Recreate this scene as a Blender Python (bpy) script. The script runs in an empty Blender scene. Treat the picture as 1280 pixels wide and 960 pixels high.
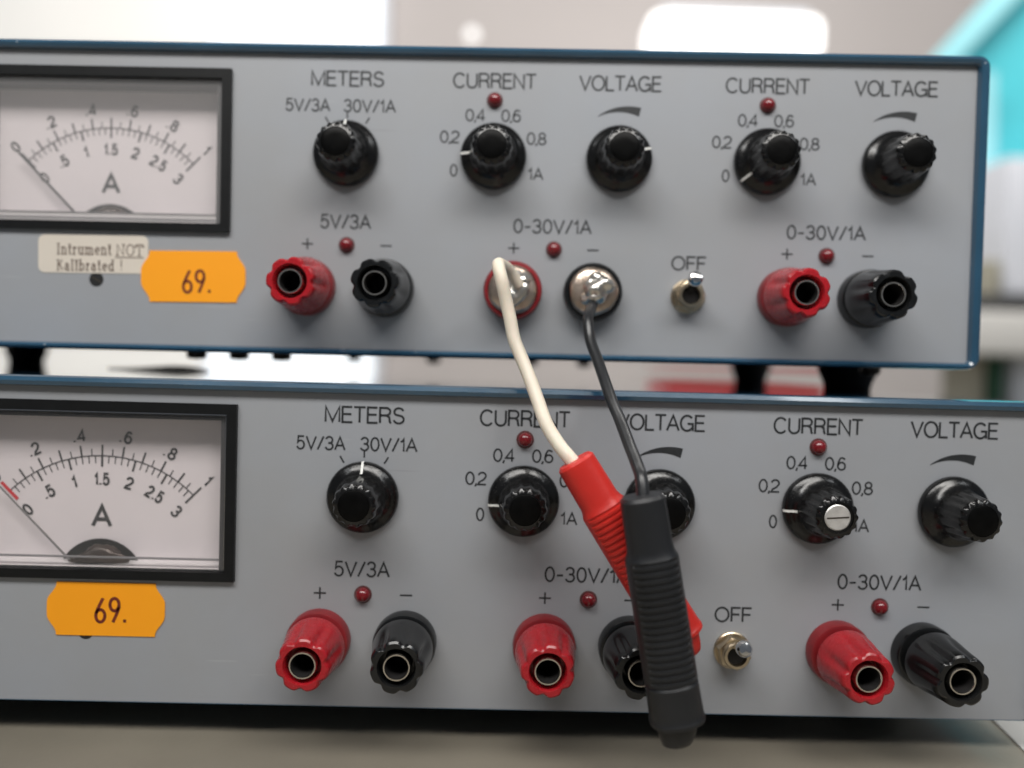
import bpy, bmesh, math, random
from mathutils import Vector, Matrix
random.seed(7)
C = bpy.context.scene.collection
S = 0.001                      # geometry below is written in millimetres
PI = math.pi

# ------------------------------------------------------------------ camera
FPX = 1020.0
RX, RY, RZ = 0.0261, -0.0146, 0.0272
CAM = Vector((-5.862, -179.497, 76.452))
def rotm(rx, ry, rz):
    cx, sx, cy, sy, cz, sz = math.cos(rx), math.sin(rx), math.cos(ry), math.sin(ry), math.cos(rz), math.sin(rz)
    return (Matrix(((cz, -sz, 0), (sz, cz, 0), (0, 0, 1))) @ Matrix(((1, 0, 0), (0, cx, -sx), (0, sx, cx)))
            @ Matrix(((cy, 0, sy), (0, 1, 0), (-sy, 0, cy))))
RM = rotm(RX, RY, RZ)
def to_world(v): return Vector((v[0], v[2], -v[1]))
right, down, fwd = (to_world(RM[i]) for i in range(3))
cam_d = bpy.data.cameras.new('camera')
cam = bpy.data.objects.new('camera', cam_d); C.objects.link(cam)
m = Matrix((right, -down, -fwd)).transposed().to_4x4(); m.translation = CAM * S
cam.matrix_world = m
cam_d.sensor_width = 36.0
cam_d.lens = 36.0 * FPX / 1280
cam_d.clip_start = 0.005; cam_d.clip_end = 50
cam_d.dof.use_dof = True
cam_d.dof.focus_distance = 0.168
cam_d.dof.aperture_fstop = 6.0
bpy.context.scene.camera = cam
def at(x, y, Y):
    """point of the place, in mm, seen at photo pixel (x, y) at depth Y"""
    c = RM.transposed() @ Vector(((x - 640) / FPX, (y - 480) / FPX, 1))
    v = to_world(c); t = (Y - CAM.y) / v.y
    return CAM + v * t

# ------------------------------------------------------------------ world, lamps, exposure
W = bpy.data.worlds.new('World'); bpy.context.scene.world = W; W.use_nodes = True
W.node_tree.nodes['Background'].inputs[0].default_value = (0.80, 0.88, 1.0, 1)
W.node_tree.nodes['Background'].inputs[1].default_value = 0.12
def lamp(name, loc, aim, sx, sy, power, col=(1, 0.97, 0.93)):
    d = bpy.data.lights.new(name, 'AREA'); d.shape = 'RECTANGLE'; d.size = sx; d.size_y = sy; d.energy = power; d.color = col
    o = bpy.data.objects.new(name, d); C.objects.link(o); o.location = loc
    o.rotation_euler = (Vector(aim) - Vector(loc)).to_track_quat('-Z', 'Y').to_euler()
    return o
key = lamp('added_lamp', (-0.02, -0.31, 0.47), (0, 0, 0.22), 0.60, 0.14, 2.1)  # unseen key lamp, set close so its falloff leaves the lower unit darker
key.data.spread = math.radians(140)
lamp('added_lamp', (-1.3, -1.2, 1.7), (0, 0, 0.1), 1.2, 0.2, 4, (0.95, 0.98, 1))  # unseen fill lamp added for the panels and glossy reflections
lamp('added_lamp', (1.4, -1.4, 1.7), (0, 0, 0.1), 1.2, 0.2, 6, (0.95, 0.98, 1))  # second unseen fill, added to brighten the right side
lamp('added_lamp', (0.2, 0.6, 2.0), (0.2, 2.6, 0.4), 3.2, 0.6, 75)  # unseen lamp added to brighten the room behind
vs = bpy.context.scene.view_settings
vs.view_transform = 'Standard'; vs.look = 'None'; vs.exposure = 0.0; vs.gamma = 1.0; vs.use_curve_mapping = False

# ------------------------------------------------------------------ materials
def mat(name, col, rough=0.5, metal=0.0, var=0.0, vscale=60, bump=0.0, bscale=1500, coat=0.0, specks=0.0, speck_col=(0.05, 0.05, 0.05), spec=0.5, emit=None, trans=0.0, sss=0.0, rvar=0.0, bdist=0.0002, sscale=130):
    M = bpy.data.materials.new(name); M.use_nodes = True
    nt = M.node_tree; N = nt.nodes; L = nt.links; b = N['Principled BSDF']
    b.inputs['Roughness'].default_value = rough; b.inputs['Metallic'].default_value = metal
    b.inputs['Coat Weight'].default_value = coat; b.inputs['Specular IOR Level'].default_value = spec
    b.inputs['Coat Roughness'].default_value = 0.04
    b.inputs['Transmission Weight'].default_value = trans
    if sss: b.inputs['Subsurface Weight'].default_value = sss; b.inputs['Subsurface Scale'].default_value = 0.002
    tc = N.new('ShaderNodeTexCoord')
    base = None
    n1 = N.new('ShaderNodeTexNoise'); n1.inputs['Scale'].default_value = vscale; n1.inputs['Detail'].default_value = 6
    L.new(tc.outputs['Object'], n1.inputs['Vector'])
    ramp = N.new('ShaderNodeValToRGB')
    lo = [max(0, c * (1 - var)) for c in col]; hi = [min(1, c * (1 + var)) for c in col]
    ramp.color_ramp.elements[0].position = 0.3; ramp.color_ramp.elements[1].position = 0.7
    ramp.color_ramp.elements[0].color = (*lo, 1); ramp.color_ramp.elements[1].color = (*hi, 1)
    L.new(n1.outputs[0], ramp.inputs[0]); base = ramp.outputs[0]
    if specks:
        v = N.new('ShaderNodeTexVoronoi'); v.inputs['Scale'].default_value = sscale; L.new(tc.outputs['Object'], v.inputs['Vector'])
        n3 = N.new('ShaderNodeTexNoise'); n3.inputs['Scale'].default_value = 35; L.new(tc.outputs['Object'], n3.inputs['Vector'])
        lt = N.new('ShaderNodeMath'); lt.operation = 'LESS_THAN'; lt.inputs[1].default_value = specks; L.new(v.outputs['Distance'], lt.inputs[0])
        gt = N.new('ShaderNodeMath'); gt.operation = 'GREATER_THAN'; gt.inputs[1].default_value = 0.56; L.new(n3.outputs[0], gt.inputs[0])
        mu = N.new('ShaderNodeMath'); mu.operation = 'MULTIPLY'; L.new(lt.outputs[0], mu.inputs[0]); L.new(gt.outputs[0], mu.inputs[1])
        mx = N.new('ShaderNodeMix'); mx.data_type = 'RGBA'; L.new(mu.outputs[0], mx.inputs[0]); L.new(base, mx.inputs[6]); mx.inputs[7].default_value = (*speck_col, 1)
        base = mx.outputs[2]
    L.new(base, b.inputs['Base Color'])
    if rvar:
        mr = N.new('ShaderNodeMapRange'); mr.inputs[3].default_value = rough - rvar; mr.inputs[4].default_value = rough + rvar
        nr = N.new('ShaderNodeTexNoise'); nr.inputs['Scale'].default_value = vscale * 3; nr.inputs['Detail'].default_value = 5
        L.new(tc.outputs['Object'], nr.inputs['Vector']); L.new(nr.outputs[0], mr.inputs[0]); L.new(mr.outputs[0], b.inputs['Roughness'])
    if bump:
        n2 = N.new('ShaderNodeTexNoise'); n2.inputs['Scale'].default_value = bscale; n2.inputs['Detail'].default_value = 3
        L.new(tc.outputs['Object'], n2.inputs['Vector'])
        bp = N.new('ShaderNodeBump'); bp.inputs['Strength'].default_value = bump; bp.inputs['Distance'].default_value = bdist
        L.new(n2.outputs[0], bp.inputs['Height']); L.new(bp.outputs[0], b.inputs['Normal'])
    if emit:
        b.inputs['Emission Color'].default_value = (*emit[0], 1); b.inputs['Emission Strength'].default_value = emit[1]
    return M
M = {}
M['panel'] = mat('grey_panel_paint', (0.335, 0.350, 0.372), 0.42, var=0.035, vscale=18, bump=0.25, bscale=2600, specks=0.02, rvar=0.05, bdist=0.00005)
def weathered(m):
    # faint smudges and hairline scratches in the paint
    nt = m.node_tree; N = nt.nodes; L = nt.links; b = N['Principled BSDF']
    src = b.inputs['Base Color'].links[0].from_socket
    tc = N.new('ShaderNodeTexCoord')
    n = N.new('ShaderNodeTexNoise'); n.inputs['Scale'].default_value = 11; n.inputs['Detail'].default_value = 8; n.inputs['Roughness'].default_value = 0.65; L.new(tc.outputs['Object'], n.inputs['Vector'])
    rp = N.new('ShaderNodeValToRGB'); rp.color_ramp.elements[0].position = 0.36; rp.color_ramp.elements[1].position = 0.66
    rp.color_ramp.elements[0].color = (0.95, 0.93, 0.905, 1); rp.color_ramp.elements[1].color = (0.985, 1.0, 1.03, 1); L.new(n.outputs[0], rp.inputs[0])
    mx = N.new('ShaderNodeMix'); mx.data_type = 'RGBA'; mx.blend_type = 'MULTIPLY'; mx.inputs[0].default_value = 1; L.new(src, mx.inputs[6]); L.new(rp.outputs[0], mx.inputs[7])
    out = mx.outputs[2]
    for rot, sc, wd, col in ((0.35, (45, 45, 1400), 0.76, (0.50, 0.51, 0.52, 1)), (-0.9, (40, 40, 1100), 0.77, (0.22, 0.22, 0.22, 1))):
        mp = N.new('ShaderNodeMapping'); mp.inputs['Rotation'].default_value = (0, rot, 0); mp.inputs['Scale'].default_value = sc; L.new(tc.outputs['Object'], mp.inputs['Vector'])
        ns = N.new('ShaderNodeTexNoise'); ns.inputs['Scale'].default_value = 1; ns.inputs['Detail'].default_value = 1; L.new(mp.outputs[0], ns.inputs['Vector'])
        g = N.new('ShaderNodeMapRange'); g.inputs[1].default_value = wd; g.inputs[2].default_value = wd + 0.05; g.inputs[4].default_value = 0.35; L.new(ns.outputs[0], g.inputs[0])
        m2 = N.new('ShaderNodeMix'); m2.data_type = 'RGBA'; L.new(g.outputs[0], m2.inputs[0]); L.new(out, m2.inputs[6]); m2.inputs[7].default_value = col; out = m2.outputs[2]
    L.new(out, b.inputs['Base Color'])
weathered(M['panel'])
M['print'] = mat('black_screen_print', (0.020, 0.022, 0.024), 0.5, var=0.2, vscale=900)
M['blue'] = mat('blue_case_paint', (0.024, 0.080, 0.140), 0.16, var=0.12, vscale=60, coat=1.0, specks=0.03, speck_col=(0.35, 0.4, 0.45), rvar=0.04, bdist=0.00005)
M['knob'] = mat('black_knob_plastic', (0.0045, 0.0044, 0.0043), 0.22, var=0.5, vscale=300, bump=0.30, bscale=600, rvar=0.12, specks=0.14, speck_col=(0.055, 0.052, 0.05), sscale=1700)
M['knobcap'] = mat('dull_black_cap', (0.0025, 0.0025, 0.0025), 0.38, var=0.4, vscale=400, spec=0.10, bump=0.2, bscale=700)
M['white'] = mat('white_pointer_paint', (0.75, 0.75, 0.72), 0.4, var=0.06, vscale=800)
M['red'] = mat('red_post_plastic', (0.38, 0.012, 0.019), 0.27, var=0.07, vscale=200, bump=0.06, bscale=400, rvar=0.08, sss=0.15)
M['dred'] = mat('dark_red_collar_plastic', (0.22, 0.012, 0.016), 0.34, var=0.15, vscale=200, sss=0.1)
M['black'] = mat('black_post_plastic', (0.008, 0.0085, 0.009), 0.22, var=0.3, vscale=250, bump=0.06, bscale=400, rvar=0.05)
M['socket'] = mat('nickel_plated_brass', (0.66, 0.62, 0.56), 0.26, 1.0, var=0.12, vscale=600)
M['hole'] = mat('dark_socket_bore', (0.006, 0.005, 0.005), 0.7, var=0.2)
M['brass'] = mat('tarnished_nickel_nut', (0.60, 0.50, 0.36), 0.30, 1.0, var=0.15, vscale=400, bump=0.2, bscale=900)
M['chrome'] = mat('bright_chrome', (0.78, 0.77, 0.76), 0.12, 1.0, var=0.05, vscale=400)
M['solder'] = mat('crinkled_solder', (0.74, 0.70, 0.64), 0.30, 1.0, var=0.15, vscale=300, bump=0.6, bscale=420, bdist=0.0006)
M['disc'] = mat('worn_metal_disc', (0.62, 0.50, 0.41), 0.34, 1.0, var=0.28, vscale=260, bump=0.5, bscale=380, bdist=0.0006)
M['palemetal'] = mat('dull_aluminium', (0.74, 0.72, 0.69), 0.5, 0.7, var=0.15, vscale=500, bump=0.2, bscale=900)
M['led'] = mat('red_lamp_lens', (0.17, 0.006, 0.011), 0.25, var=0.15, vscale=500, coat=0.5)
M['ledbezel'] = mat('dark_lamp_rim', (0.10, 0.03, 0.03), 0.5, var=0.2)
M['bezel'] = mat('black_meter_bezel', (0.006, 0.0065, 0.007), 0.45, var=0.2, vscale=300, bump=0.1, bscale=2000, spec=0.3)
M['dial'] = mat('off_white_dial_card', (0.72, 0.655, 0.665), 0.6, var=0.02, vscale=60)
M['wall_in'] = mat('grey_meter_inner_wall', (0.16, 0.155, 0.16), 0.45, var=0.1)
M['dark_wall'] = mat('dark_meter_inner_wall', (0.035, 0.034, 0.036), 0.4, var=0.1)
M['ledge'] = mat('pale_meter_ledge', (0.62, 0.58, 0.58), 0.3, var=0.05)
M['dialink'] = mat('dial_ink', (0.03, 0.03, 0.032), 0.6, var=0.1)
M['redink'] = mat('red_zero_mark', (0.55, 0.02, 0.03), 0.6, var=0.1)
M['needle'] = mat('dark_needle', (0.05, 0.05, 0.052), 0.4, 0.3, var=0.1)
M['needle_pale'] = mat('pale_grey_needle', (0.20, 0.19, 0.19), 0.4, 0.2, var=0.1)
M['coil'] = mat('brown_moving_coil', (0.045, 0.03, 0.024), 0.3, 0.4, var=0.4, vscale=300)
M['orange'] = mat('fluorescent_orange_paper', (1.0, 0.37, 0.005), 0.55, var=0.02, vscale=80, bump=0.1, bscale=1200)
M['cream'] = mat('cream_sticker_paper', (0.66, 0.60, 0.52), 0.6, var=0.03, vscale=90, bump=0.1, bscale=1200)
M['stickerink'] = mat('brown_typed_ink', (0.10, 0.06, 0.045), 0.6, var=0.2, vscale=1500)
M['numink'] = mat('dark_price_gun_ink', (0.15, 0.018, 0.008), 0.6, var=0.4, vscale=1500)
M['wirew'] = mat('cream_white_insulation', (0.78, 0.70, 0.58), 0.42, var=0.06, vscale=150, bump=0.1, bscale=900, sss=0.1)
M['wireb'] = mat('dark_grey_insulation', (0.020, 0.021, 0.023), 0.30, var=0.2, vscale=200, bump=0.15, bscale=900)
M['bootr'] = mat('red_vinyl_boot', (0.55, 0.022, 0.015), 0.42, var=0.10, vscale=110, bump=0.25, bscale=800, rvar=0.08, sss=0.15)
M['bootb'] = mat('black_vinyl_boot', (0.011, 0.012, 0.014), 0.42, var=0.25, vscale=110, bump=0.25, bscale=800, rvar=0.08)
M['rubber'] = mat('black_rubber', (0.010, 0.010, 0.011), 0.7, var=0.2)
M['screw'] = mat('dark_screw', (0.09, 0.075, 0.06), 0.4, 0.7, var=0.3, vscale=300)
M['bench'] = mat('beige_grey_bench_top', (0.235, 0.212, 0.17), 0.38, var=0.18, vscale=14, bump=0.15, bscale=700, specks=0.035, speck_col=(0.55, 0.52, 0.45), rvar=0.08)
M['wall'] = mat('pale_wall_paint', (0.56, 0.515, 0.50), 0.8, var=0.03, vscale=2)
M['sheet'] = mat('grey_white_wedge', (0.5, 0.5, 0.48), 0.7, var=0.03, vscale=20)
M['curtain'] = mat('off_white_enamel', (0.80, 0.78, 0.74), 0.8, var=0.03, vscale=3)
M['blind'] = mat('glowing_roller_blind', (0.80, 0.78, 0.74), 0.9, var=0.03, vscale=3, emit=((1.0, 0.98, 0.94), 0.38))  # emission added to make the blind brighter, it is no light source
M['teal'] = mat('teal_painted_steel', (0.09, 0.60, 0.68), 0.5, var=0.1, vscale=4)
M['paleteal'] = mat('pale_cyan_steel', (0.35, 0.76, 0.83), 0.5, var=0.06, vscale=4)
M['window'] = mat('bright_window_pane', (0.8, 0.85, 0.9), 0.4, emit=((0.93, 0.97, 1.0), 0.8))
M['tube'] = mat('lit_lamp_diffuser', (0.9, 0.9, 0.9), 0.4, emit=((1, 0.98, 0.95), 1.9))
M['dimbulb'] = mat('dim_lamp_diffuser', (0.8, 0.8, 0.8), 0.4, emit=((1, 0.96, 0.93), 0.75))
M['whitebox'] = mat('white_enamel', (0.76, 0.78, 0.84), 0.5, var=0.03, vscale=4)
M['redbox'] = mat('red_plastic', (0.75, 0.03, 0.04), 0.45, var=0.05, vscale=5)
M['green'] = mat('dark_green_plastic', (0.02, 0.10, 0.05), 0.5, var=0.1, vscale=5)
M['dark'] = mat('dark_grey_plastic', (0.05, 0.05, 0.05), 0.5, var=0.1, vscale=5)
M['beigebox'] = mat('beige_plastic', (0.36, 0.34, 0.27), 0.6, var=0.05, vscale=5)
# clear plastic of the meter windows, a pale reflection veil mixed in as diffuse
def window_mat(name, veil):
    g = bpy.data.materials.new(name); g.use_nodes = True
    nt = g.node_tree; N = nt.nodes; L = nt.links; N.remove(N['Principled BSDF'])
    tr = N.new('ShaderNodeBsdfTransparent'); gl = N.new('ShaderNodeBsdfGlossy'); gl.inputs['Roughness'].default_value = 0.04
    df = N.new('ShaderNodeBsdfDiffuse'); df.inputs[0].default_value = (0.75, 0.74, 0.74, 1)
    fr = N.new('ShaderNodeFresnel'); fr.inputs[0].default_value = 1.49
    m1 = N.new('ShaderNodeMixShader'); m1.inputs[0].default_value = veil; L.new(tr.outputs[0], m1.inputs[1]); L.new(df.outputs[0], m1.inputs[2])
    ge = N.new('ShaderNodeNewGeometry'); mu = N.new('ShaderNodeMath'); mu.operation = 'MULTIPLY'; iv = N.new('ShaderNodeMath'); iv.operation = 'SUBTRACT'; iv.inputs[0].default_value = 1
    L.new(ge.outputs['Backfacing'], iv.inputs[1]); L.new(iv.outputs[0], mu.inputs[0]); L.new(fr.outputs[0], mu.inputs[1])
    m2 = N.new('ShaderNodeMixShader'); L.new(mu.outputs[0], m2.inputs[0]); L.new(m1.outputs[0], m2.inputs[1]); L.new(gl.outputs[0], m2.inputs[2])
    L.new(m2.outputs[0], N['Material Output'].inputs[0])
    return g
M['glass_veiled'] = window_mat('veiled_clear_plastic', 0.09)
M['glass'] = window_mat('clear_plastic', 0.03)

# ------------------------------------------------------------------ helpers
def mesh_from(name, verts, faces, mats, fm=None, smooth=False, angle=None):
    me = bpy.data.meshes.new(name)
    me.from_pydata([(v[0] * S, v[1] * S, v[2] * S) for v in verts], [], faces)
    for k in (mats if isinstance(mats, (list, tuple)) else [mats]): me.materials.append(M[k])
    if fm: me.polygons.foreach_set('material_index', fm)
    bm = bmesh.new(); bm.from_mesh(me); bmesh.ops.recalc_face_normals(bm, faces=bm.faces); bm.to_mesh(me); bm.free()
    if smooth:
        me.polygons.foreach_set('use_smooth', [True] * len(me.polygons))
        me.set_sharp_from_angle(angle=math.radians(angle or 38))
    me.update(); return me
def obj(name, me, parent=None, loc=(0, 0, 0), rot=(0, 0, 0), label=None):
    o = bpy.data.objects.new(name, me); C.objects.link(o)
    o.location = Vector(loc) * S; o.rotation_euler = rot
    if parent: o.parent = parent
    if label: o['label'] = label
    return o
def thing(o, label, cat, group=None):
    o['label'] = label; o['category'] = cat
    if group: o['group'] = group
    return o
def empty(name, loc, rot=(0, 0, 0)):
    o = bpy.data.objects.new(name, None); C.objects.link(o); o.location = Vector(loc) * S; o.rotation_euler = rot; o.empty_display_size = 0.01
    return o
def lathe(name, prof, mats, n=40, smooth=True, angle=35, rfun=None, fm=None, cap0=True, cap1=True):
    """prof: (radius, height towards the viewer) about the -Y axis"""
    V = []; F = []; idx = []
    for (r, h) in prof:
        for k in range(n):
            a = 2 * PI * k / n
            rr = rfun(r, h, a) if rfun else r
            V.append((rr * math.cos(a), -h, rr * math.sin(a)))
    for i in range(len(prof) - 1):
        for k in range(n):
            F.append((i * n + k, i * n + (k + 1) % n, (i + 1) * n + (k + 1) % n, (i + 1) * n + k)); idx.append(fm[i] if fm else 0)
    if cap0: F.append(tuple(range(n))); idx.append(0)
    if cap1: F.append(tuple((len(prof) - 1) * n + k for k in range(n))); idx.append(fm[-1] if fm else 0)
    return mesh_from(name, V, F, mats, idx, smooth, angle)
def box_data(x0, x1, y0, y1, z0, z1):
    V = [(x, y, z) for x in (x0, x1) for y in (y0, y1) for z in (z0, z1)]
    return V, [(0, 1, 3, 2), (4, 6, 7, 5), (0, 4, 5, 1), (2, 3, 7, 6), (0, 2, 6, 4), (1, 5, 7, 3)]
def box(name, x0, x1, y0, y1, z0, z1, mt, bev=0.0):
    V, F = box_data(x0, x1, y0, y1, z0, z1)
    me = mesh_from(name, V, F, mt)
    if bev:
        bm = bmesh.new(); bm.from_mesh(me)
        bmesh.ops.bevel(bm, geom=list(bm.edges), offset=bev * S, segments=3, affect='EDGES', profile=0.5)
        bm.to_mesh(me); bm.free(); me.polygons.foreach_set('use_smooth', [True] * len(me.polygons)); me.set_sharp_from_angle(angle=math.radians(40))
    return me
def smooth_path(pts, sub=8):
    P = [Vector(p) for p in pts]; out = []
    for i in range(len(P) - 1):
        p0 = P[max(0, i - 1)]; p1 = P[i]; p2 = P[i + 1]; p3 = P[min(len(P) - 1, i + 2)]
        for k in range(sub):
            t = k / sub
            out.append(0.5 * ((2 * p1) + (p2 - p0) * t + (2 * p0 - 5 * p1 + 4 * p2 - p3) * t * t + (3 * p1 - p0 - 3 * p2 + p3) * t ** 3))
    out.append(P[-1]); return out
def tube(name, pts, r, mt, n=16, sub=8, taper=None):
    P = smooth_path(pts, sub); V = []; F = []
    t0 = (P[1] - P[0]).normalized(); u = t0.orthogonal().normalized()
    for i, p in enumerate(P):
        t = (P[min(i + 1, len(P) - 1)] - P[max(0, i - 1)]).normalized()
        u = (u - t * u.dot(t)).normalized(); w = t.cross(u)
        rr = r * (taper(i / (len(P) - 1)) if taper else 1)
        for k in range(n):
            a = 2 * PI * k / n; V.append(p + (u * math.cos(a) + w * math.sin(a)) * rr)
    for i in range(len(P) - 1):
        for k in range(n): F.append((i * n + k, i * n + (k + 1) % n, (i + 1) * n + (k + 1) % n, (i + 1) * n + k))
    F.append(tuple(range(n))); F.append(tuple((len(P) - 1) * n + k for k in range(n)))
    return mesh_from(name, V, F, mt, None, True, 60)

# ------------------------------------------------------------------ stroke lettering (cap height 1)
def arc(cx, cy, rx, ry, a0, a1, n=14):
    return [(cx + rx * math.cos(math.radians(a0 + (a1 - a0) * i / n)), cy + ry * math.sin(math.radians(a0 + (a1 - a0) * i / n))) for i in range(n + 1)]
G = {
 'M': (0.84, [[(0.04, 0), (0.04, 1), (0.42, 0.04), (0.80, 1), (0.80, 0)]]),
 'E': (0.60, [[(0.58, 1), (0.05, 1), (0.05, 0), (0.60, 0)], [(0.05, 0.53), (0.54, 0.53)]]),
 'T': (0.64, [[(0, 1), (0.64, 1)], [(0.32, 1), (0.32, 0)]]),
 'R': (0.68, [[(0.05, 0), (0.05, 1), (0.38, 1)] + arc(0.38, 0.755, 0.23, 0.245, 80, -80) + [(0.38, 0.51), (0.05, 0.51)], [(0.40, 0.51), (0.56, 0.40), (0.60, 0.1), (0.65, 0)]]),
 'S': (0.64, [arc(0.33, 0.75, 0.25, 0.25, 15, 225) + [(0.33, 0.52)] + arc(0.33, 0.26, 0.28, 0.26, 60, -170)]),
 'C': (0.78, [arc(0.41, 0.5, 0.37, 0.5, 40, 320, 24)]),
 'U': (0.70, [[(0.05, 1), (0.05, 0.32)] + arc(0.35, 0.32, 0.30, 0.32, 180, 360) + [(0.65, 1)]]),
 'N': (0.72, [[(0.05, 0), (0.05, 1), (0.67, 0), (0.67, 1)]]),
 'V': (0.72, [[(0.02, 1), (0.36, 0.01), (0.70, 1)]]),
 'O': (0.84, [arc(0.42, 0.5, 0.38, 0.5, 90, 450, 30)]),
 'L': (0.54, [[(0.05, 1), (0.05, 0), (0.54, 0)]]),
 'A': (0.74, [[(0.02, 0), (0.37, 0.99), (0.72, 0)], [(0.14, 0.34), (0.60, 0.34)]]),
 'G': (0.82, [arc(0.41, 0.5, 0.37, 0.5, 42, 300, 24) + [(0.74, 0.2), (0.75, 0.46), (0.44, 0.46)], [(0.75, 0.46), (0.76, 0.0)]]),
 'F': (0.56, [[(0.56, 1), (0.05, 1), (0.05, 0)], [(0.05, 0.52), (0.50, 0.52)]]),
 '0': (0.62, [arc(0.31, 0.5, 0.26, 0.5, 90, 450, 26)]),
 '1': (0.34, [[(0.02, 0.74), (0.16, 0.80), (0.25, 1), (0.25, 0)]]),
 '2': (0.62, [arc(0.31, 0.72, 0.25, 0.28, 170, -20) + [(0.40, 0.40), (0.12, 0.20), (0.05, 0.0), (0.58, 0.0)]]),
 '3': (0.62, [arc(0.30, 0.745, 0.23, 0.255, 165, -70) + [(0.24, 0.52)], [(0.24, 0.525), (0.36, 0.52)] + arc(0.30, 0.27, 0.26, 0.27, 65, -165)]),
 '4': (0.62, [[(0.45, 0), (0.45, 1), (0.03, 0.28), (0.60, 0.28)]]),
 '5': (0.62, [[(0.54, 1), (0.15, 1), (0.09, 0.50)] + arc(0.30, 0.33, 0.26, 0.33, 130, -160)]),
 '6': (0.62, [arc(0.33, 0.76, 0.22, 0.24, 25, 120) + [(0.09, 0.65), (0.06, 0.40)] + arc(0.31, 0.31, 0.25, 0.31, 180, 540, 22)]),
 '8': (0.62, [arc(0.31, 0.76, 0.21, 0.24, 270, 630, 20), arc(0.31, 0.26, 0.26, 0.26, 90, 450, 22)]),
 '/': (0.46, [[(0.02, -0.02), (0.44, 1.02)]]),
 ',': (0.16, [[(0.09, 0.10), (0.09, 0.0), (0.03, -0.16)]]),
 '.': (0.20, [[(0.10, 0.0), (0.10, 0.13)]]),
 '-': (0.46, [[(0.04, 0.42), (0.42, 0.42)]]),
 '~': (0.46, [[(0.04, 0.42), (0.42, 0.44)]]),
 '+': (1.0, [[(0, 0.5), (1, 0.5)], [(0.5, 0), (0.5, 1)]]),
 '_': (1.0, [[(0, 0.5), (1, 0.5)]]),
 ' ': (0.36, []),
 # price gun figures
 'six': (0.56, [[(0.42, 1.0), (0.22, 0.66), (0.08, 0.40)] + arc(0.29, 0.26, 0.23, 0.26, 155, 515, 22)]),
 'nine': (0.56, [[(0.22, 0.0), (0.40, 0.34), (0.52, 0.62)] + arc(0.29, 0.74, 0.23, 0.26, -25, 335, 22)]),
}
LOW = {   # typewriter style, serifs are added where a stem ends
 'I': (0.34, [[(0.17, 0), (0.17, 1)]]), 'K': (0.70, [[(0.14, 0), (0.14, 1)], [(0.56, 1), (0.16, 0.46)], [(0.30, 0.58), (0.60, 0)]]),
 'N': (0.76, [[(0.12, 0), (0.12, 1), (0.62, 0.0), (0.62, 1)]]), 'O': (0.74, [arc(0.37, 0.5, 0.29, 0.5, 90, 450, 22)]), 'T': (0.64, [[(0.04, 0.8), (0.04, 1), (0.60, 1), (0.60, 0.8)], [(0.32, 1), (0.32, 0)]]),
 'n': (0.56, [[(0.12, 0), (0.12, 0.66)], [(0.12, 0.5)] + arc(0.28, 0.48, 0.15, 0.18, 150, 0) + [(0.43, 0)]]),
 'm': (0.84, [[(0.12, 0), (0.12, 0.66)], [(0.12, 0.5)] + arc(0.27, 0.48, 0.14, 0.18, 150, 0) + [(0.41, 0)], [(0.41, 0.5)] + arc(0.56, 0.48, 0.14, 0.18, 150, 0) + [(0.70, 0)]]),
 't': (0.36, [[(0.16, 0.92), (0.16, 0.12), (0.24, 0.0), (0.34, 0.06)], [(0.02, 0.64), (0.32, 0.64)]]),
 'r': (0.42, [[(0.12, 0), (0.12, 0.66)], [(0.12, 0.45), (0.24, 0.64), (0.38, 0.60)]]),
 'u': (0.56, [[(0.10, 0.66), (0.10, 0.2)] + arc(0.26, 0.18, 0.16, 0.18, 180, 340), [(0.42, 0.66), (0.42, 0.0)]]),
 'e': (0.50, [[(0.06, 0.36), (0.42, 0.36)] + arc(0.25, 0.34, 0.19, 0.32, 10, 320)]),
 'a': (0.50, [[(0.08, 0.52)] + arc(0.22, 0.50, 0.14, 0.16, 130, 0) + [(0.36, 0.0)], [(0.36, 0.40)] + arc(0.20, 0.20, 0.15, 0.20, 90, 320)]),
 'l': (0.30, [[(0.14, 0), (0.14, 1.04)]]), 'i': (0.30, [[(0.14, 0), (0.14, 0.66)], [(0.14, 0.86), (0.14, 0.98)]]),
 'b': (0.56, [[(0.10, 0.0), (0.10, 1.04)], arc(0.28, 0.33, 0.18, 0.33, 140, -140)]),
 'd': (0.56, [[(0.44, 0.0), (0.44, 1.04)], arc(0.26, 0.33, 0.18, 0.33, 40, 320)]),
 '!': (0.26, [[(0.12, 0.3), (0.12, 1.0)], [(0.12, 0.0), (0.12, 0.12)]]), ' ': (0.34, []),
}
def ribbon(pl, w, y, V, F):
    P = [Vector((p[0], p[1])) for p in pl]
    Q = [P[0]]
    for p in P[1:]:
        if (p - Q[-1]).length > 1e-4: Q.append(p)
    P = Q; n = len(P)
    closed = n > 3 and (P[0] - P[-1]).length < 1e-3
    b = len(V)
    for i in range(n):
        d0 = (P[i] - P[i - 1]).normalized() if i > 0 else ((P[-1] - P[-2]).normalized() if closed else None)
        d1 = (P[i + 1] - P[i]).normalized() if i < n - 1 else ((P[1] - P[0]).normalized() if closed else None)
        if d0 is None: d0 = d1
        if d1 is None: d1 = d0
        n0 = Vector((-d0.y, d0.x)); n1 = Vector((-d1.y, d1.x)); nn = n0 + n1
        if nn.length < 1e-3: nn = n0.copy()
        nn.normalize(); k = min(2.2, 1 / max(0.2, nn.dot(n0)))
        V.append((P[i].x + nn.x * w / 2 * k, y, P[i].y + nn.y * w / 2 * k)); V.append((P[i].x - nn.x * w / 2 * k, y, P[i].y - nn.y * w / 2 * k))
    for i in range(n - 1): F.append((b + 2 * i, b + 2 * i + 1, b + 2 * i + 3, b + 2 * i + 2))
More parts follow.
